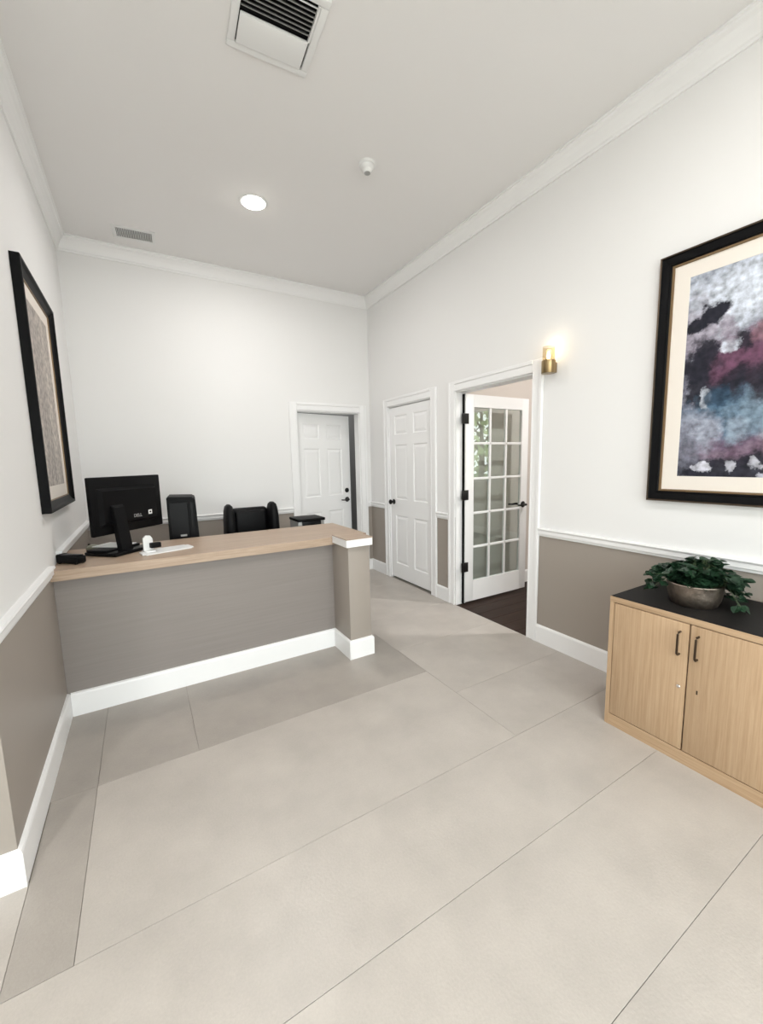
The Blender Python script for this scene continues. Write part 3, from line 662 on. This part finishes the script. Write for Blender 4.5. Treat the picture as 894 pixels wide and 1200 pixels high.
bm = bmesh.new(); box(bm, .060, .085, -.134, -.129, .03, .40, bev=.002, seg=1); obj('front_bezel', bm, BLACKG, t)
bx('label_plate', (-.02, .025, -.136, -.133, .135, .150), GREYM, t)
# office chair facing the counter
t = tag(empty('office_chair', (.885, 3.86, 0)), 'black leather office chair with tall padded sides behind the counter', 'chair')
def soft(name, d, bev, m=LEATHER, **k):
    bm = bmesh.new(); box(bm, *d, bev=bev, seg=4); return obj(name, bm, m, t, True, **k)
soft('seat', (-.25, .25, -.25, .25, .42, .53), .045)
soft('backrest', (-.17, .17, .16, .25, .54, 1.000), .035)
soft('back_cushion', (-.15, .15, .125, .20, .60, .975), .03)
for s in (-1, 1):
    bm = bmesh.new()
    # tapered upright bolster with rounded top
    secs = [(.50, .050, .12), (.70, .053, .12), (.90, .049, .11), (.985, .042, .095), (1.028, .032, .075), (1.046, .014, .04)]
    rings = []
    for z, rx, ry in secs: rings.append([bm.verts.new((s*.205+rx*(abs(math.cos(q))**.7)*(1 if math.cos(q) > 0 else -1), .13+ry*(abs(math.sin(q))**.7)*(1 if math.sin(q) > 0 else -1), z)) for q in [2*math.pi*i/20 for i in range(20)]])
    for a, b in zip(rings, rings[1:]):
        for i in range(20): bm.faces.new((a[i], a[(i+1)%20], b[(i+1)%20], b[i]))
    bm.faces.new(list(reversed(rings[0]))); bm.faces.new(rings[-1]); obj('side_bolster', bm, LEATHER, t, True)
    soft('armrest', (s*.262-.032, s*.262+.032, -.20, .14, .66, .70), .015)
    bm = bmesh.new(); tube(bm, [(s*.22, 0, .45), (s*.262, 0, .47), (s*.262, 0, .665)], .014, 10); obj('arm_support', bm, BLACK, t, True)
bm = bmesh.new(); tube(bm, [(0, 0, .12), (0, 0, .43)], .028, 16); obj('gas_lift', bm, GREYM, t, True)
bm = bmesh.new(); lathe(bm, [(.045, .07), (.05, .09), (.04, .13)], 20); obj('base_hub', bm, BLACK, t, True)
for i in range(5):
    q = 2*math.pi*i/5+.3; c, s = math.cos(q), math.sin(q)
    bm = bmesh.new(); tube(bm, [(.03*c, .03*s, .10), (.29*c, .29*s, .072)], [.022, .014], 10); obj('base_leg', bm, BLACK, t, True)
    bm = bmesh.new(); lathe(bm, [(.012, -.024), (.029, -.022), (.03, 0), (.029, .022), (.012, .024)], 18); obj('caster', bm, BLACK, t, True, loc=(.29*c, .29*s, .030), rot=(rad(90), 0, q))
# office machine by the back door
t = tag(empty('office_machine', (1.335, 3.66, 0)), 'black-topped office machine with grey ends behind the right end of the counter', 'office machine')
bx('top_head', (-.135, .135, -.11, .15, .880, .905), BLACK, t, bev=.006)
bx('front_block', (-.090, .090, -.115, .12, .760, .880), BLACKG, t, bev=.004)
bx('bin', (-.130, .130, -.095, .14, .04, .880), GREYM, t, bev=.006)
bx('plinth', (-.14, .14, -.10, .145, 0, .04), BLACK, t)

# ------------------------------------------------------------------ oak cabinet
CXF, CXB, CY0, CY1, CZ = 2.048, 2.540, .430, 1.150, .706
t = tag(empty('oak_cabinet', ((CXF+CXB)/2, (CY0+CY1)/2, 0)), 'low oak two-door cabinet with black top against the right wall', 'cabinet')
OX, OY = (CXF+CXB)/2, (CY0+CY1)/2
fx = CXF-OX; bxk = CXB-OX; hy = (CY1-CY0)/2
bx('side_panel', (fx, bxk, hy-.022, hy, 0, CZ-.030), OAK, t)
bx('side_panel', (fx, bxk, -hy, -hy+.022, 0, CZ-.030), OAK, t)
bx('back_panel', (bxk-.012, bxk, -hy+.022, hy-.022, 0, CZ-.030), OAK, t)
bx('bottom_panel', (fx+.02, bxk-.012, -hy+.022, hy-.022, .055, .073), OAKH, t)
bx('plinth', (fx+.001, fx+.020, -hy+.022, hy-.022, 0, .062), OAKH, t)
top = bx('top_panel', (fx-.001, bxk, -hy-.001, hy+.001, CZ-.030, CZ-.002), OAKH, t, bev=.001)
o = bx('top_surface', (fx+.003, bxk-.002, -hy+.002, hy-.002, CZ-.002, CZ), TOPB, top); o['label'] = 'matt black cabinet top'
dz0, dz1 = .066, CZ-.034
for s, (y0, y1) in enumerate(((.003, hy-.025), (-hy+.025, -.003))):
    dr = bx('door', (fx+.000, fx+.019, y0, y1, dz0, dz1), OAK, t, bev=.0008)
    hyy = .036 if s == 0 else -.034
    hz0, hz1 = .522, .628
    bm = bmesh.new(); x0 = fx
    tube(bm, [(x0, hyy, hz0), (x0-.018, hyy, hz0), (x0-.026, hyy, hz0+.008), (x0-.026, hyy, hz1-.008), (x0-.018, hyy, hz1), (x0, hyy, hz1)], .0048, 10)
    ho = obj('handle', bm, BRONZE, dr, True); ho['label'] = 'bronze bow handle'
    if s == 0:
        bm = bmesh.new(); lathe(bm, [(.0085, 0), (.0085, .004), (.006, .0065), (.001, .007)], 18)
        lo_ = obj('lock', bm, CHROME, dr, True, loc=(fx, .029, .368), rot=(0, rad(-90), 0)); lo_['label'] = 'round chrome lock'
    else:
        bx('keyhole', (fx-.0012, fx+.0004, -.046, -.040, .362, .380), BRONZE, dr)

# ------------------------------------------------------------------ potted plant
PX, PY = 2.262, .868
t = tag(empty('potted_plant', (PX, PY, CZ)), 'leafy dark green plant in a hammered metal bowl on the oak cabinet', 'plant')
bm = bmesh.new()
lathe(bm, [(.088, 0), (.093, .004), (.103, .030), (.110, .065), (.112, .098), (.114, .103), (.112, .107), (.107, .103), (.103, .08), (.09, .07)], 44, sy=1.0, cap=True)
bmesh.ops.recalc_face_normals(bm, faces=bm.faces); o = obj('bowl', bm, HAMMER, t, True); o['label'] = 'hammered dull metal bowl'
bm = bmesh.new(); lathe(bm, [(.001, .085), (.104, .085), (.104, .090), (.001, .098)], 32); bmesh.ops.recalc_face_normals(bm, faces=bm.faces); obj('soil', bm, SOIL, t)
rnd = random.Random(11)
lb_ = bmesh.new(); sb_ = bmesh.new()
def add_leaf(bm, p, d, up, L, Wd):
    d = d.normalized(); s = d.cross(up).normalized(); n = s.cross(d).normalized()
    prof = [(0, .10), (.18, .62), (.42, 1.0), (.68, .86), (.88, .45), (1.0, .0)]
    left = []; mid = []; right = []
    for k, (u, wv) in enumerate(prof):
        c = p+d*(L*u)-n*(L*.30*u*u); wob = 1+.18*(rnd.random()-.5)
        mid.append(bm.verts.new(c-n*(Wd*.10*wv))); 
        left.append(bm.verts.new(c+s*(Wd*.5*wv*wob)+n*(Wd*.10*wv))); right.append(bm.verts.new(c-s*(Wd*.5*wv*wob)+n*(Wd*.10*wv)))
    for k in range(len(prof)-1):
        bm.faces.new((mid[k], mid[k+1], left[k+1], left[k])); bm.faces.new((right[k], right[k+1], mid[k+1], mid[k]))
for i in range(250):
    q = rnd.random()*2*math.pi; rr = .02+.165*math.sqrt(rnd.random())
    side = math.cos(q-rad(-30))          # the plant is fuller and trails over the rim at the end away from the door
    hgt = .118+.055*(1-(rr/.18)**2)+.018*rnd.random()
    if side > .35 and rr < .13: hgt += .038*rnd.random()
    front = math.cos(q-rad(201))
    if front > .25 and rr > .085 and side < .45: rr = .05+.035*rnd.random(); hgt = .118+.03*rnd.random()
    elif rr > .11: hgt -= (.105 if side > .5 else .075 if side < -.75 else .02)*rnd.random()
    p = Vector((rr*math.cos(q), rr*math.sin(q), hgt)); p.x = min(p.x, .235)
    tube(sb_, [(p.x*.35, p.y*.35, .09), (p.x*.70, p.y*.70, max(hgt, .11)+.008), tuple(p)], .0016, 5)
    for k in range(rnd.randint(3, 5)):
        a = q+(rnd.random()-.5)*4.0; el = rnd.uniform(-.45, .6)
        dd = Vector((math.cos(a)*math.cos(el), math.sin(a)*math.cos(el), math.sin(el)))
        L_ = rnd.uniform(.026, .046); add_leaf(lb_, p+Vector((rnd.uniform(-.010,.010), rnd.uniform(-.010,.010), rnd.uniform(-.008,.008))), dd, Vector((rnd.uniform(-.6,.6), rnd.uniform(-.6,.6), 1)), L_, L_*rnd.uniform(.8, 1.05))
for v in lb_.verts: v.co.z = max(v.co.z, .003)
for v in sb_.verts: v.co.z = max(v.co.z, .003)
o = obj('foliage', lb_, LEAF, t); o['kind'] = 'stuff'
o = obj('stems', sb_, STEM, t); o['kind'] = 'stuff'

# ------------------------------------------------------------------ garden outside the side room window
def tree(x, y, h, r, seed, label):
    rr = random.Random(seed); t = tag(empty('garden_tree', (x, y, -.13)), label, 'tree')
    bm = bmesh.new(); tube(bm, [(0, 0, 0), (.05, .03, h*.4), (0, .05, h*.8)], [.10, .08, .03], 10)
    for k in range(6):
        a = rr.random()*6.28; tube(bm, [(.03, .03, h*(.35+.06*k)), (r*.6*math.cos(a), r*.6*math.sin(a), h*(.5+.07*k))], [.03, .01], 6)
    obj('trunk', bm, BARK, t)
    bm = bmesh.new()
    for k in range(300):
        v = Vector((rr.gauss(0, 1), rr.gauss(0, 1), rr.gauss(0, 1))).normalized()*(.35+.65*rr.random()**.5)
        p = Vector((v.x*r, v.y*r, h*.62+v.z*h*.40)); s = .09+.09*rr.random()
        a = Vector((rr.uniform(-1,1), rr.uniform(-1,1), rr.uniform(-1,1))).normalized()*s; b = a.orthogonal().normalized()*s*.5
        c = [bm.verts.new(p+q) for q in (a*-1, b, a, b*-1)]; bm.faces.new(c)
    o = obj('crown', bm, TREEL, t); o['kind'] = 'stuff'
tree(8.2, -2.6, 3.6, 1.3, 1, 'leafy garden tree outside the side room window, nearer one')
tree(10.6, -5.6, 4.6, 1.7, 2, 'tall leafy garden tree outside the side room window, farther one')
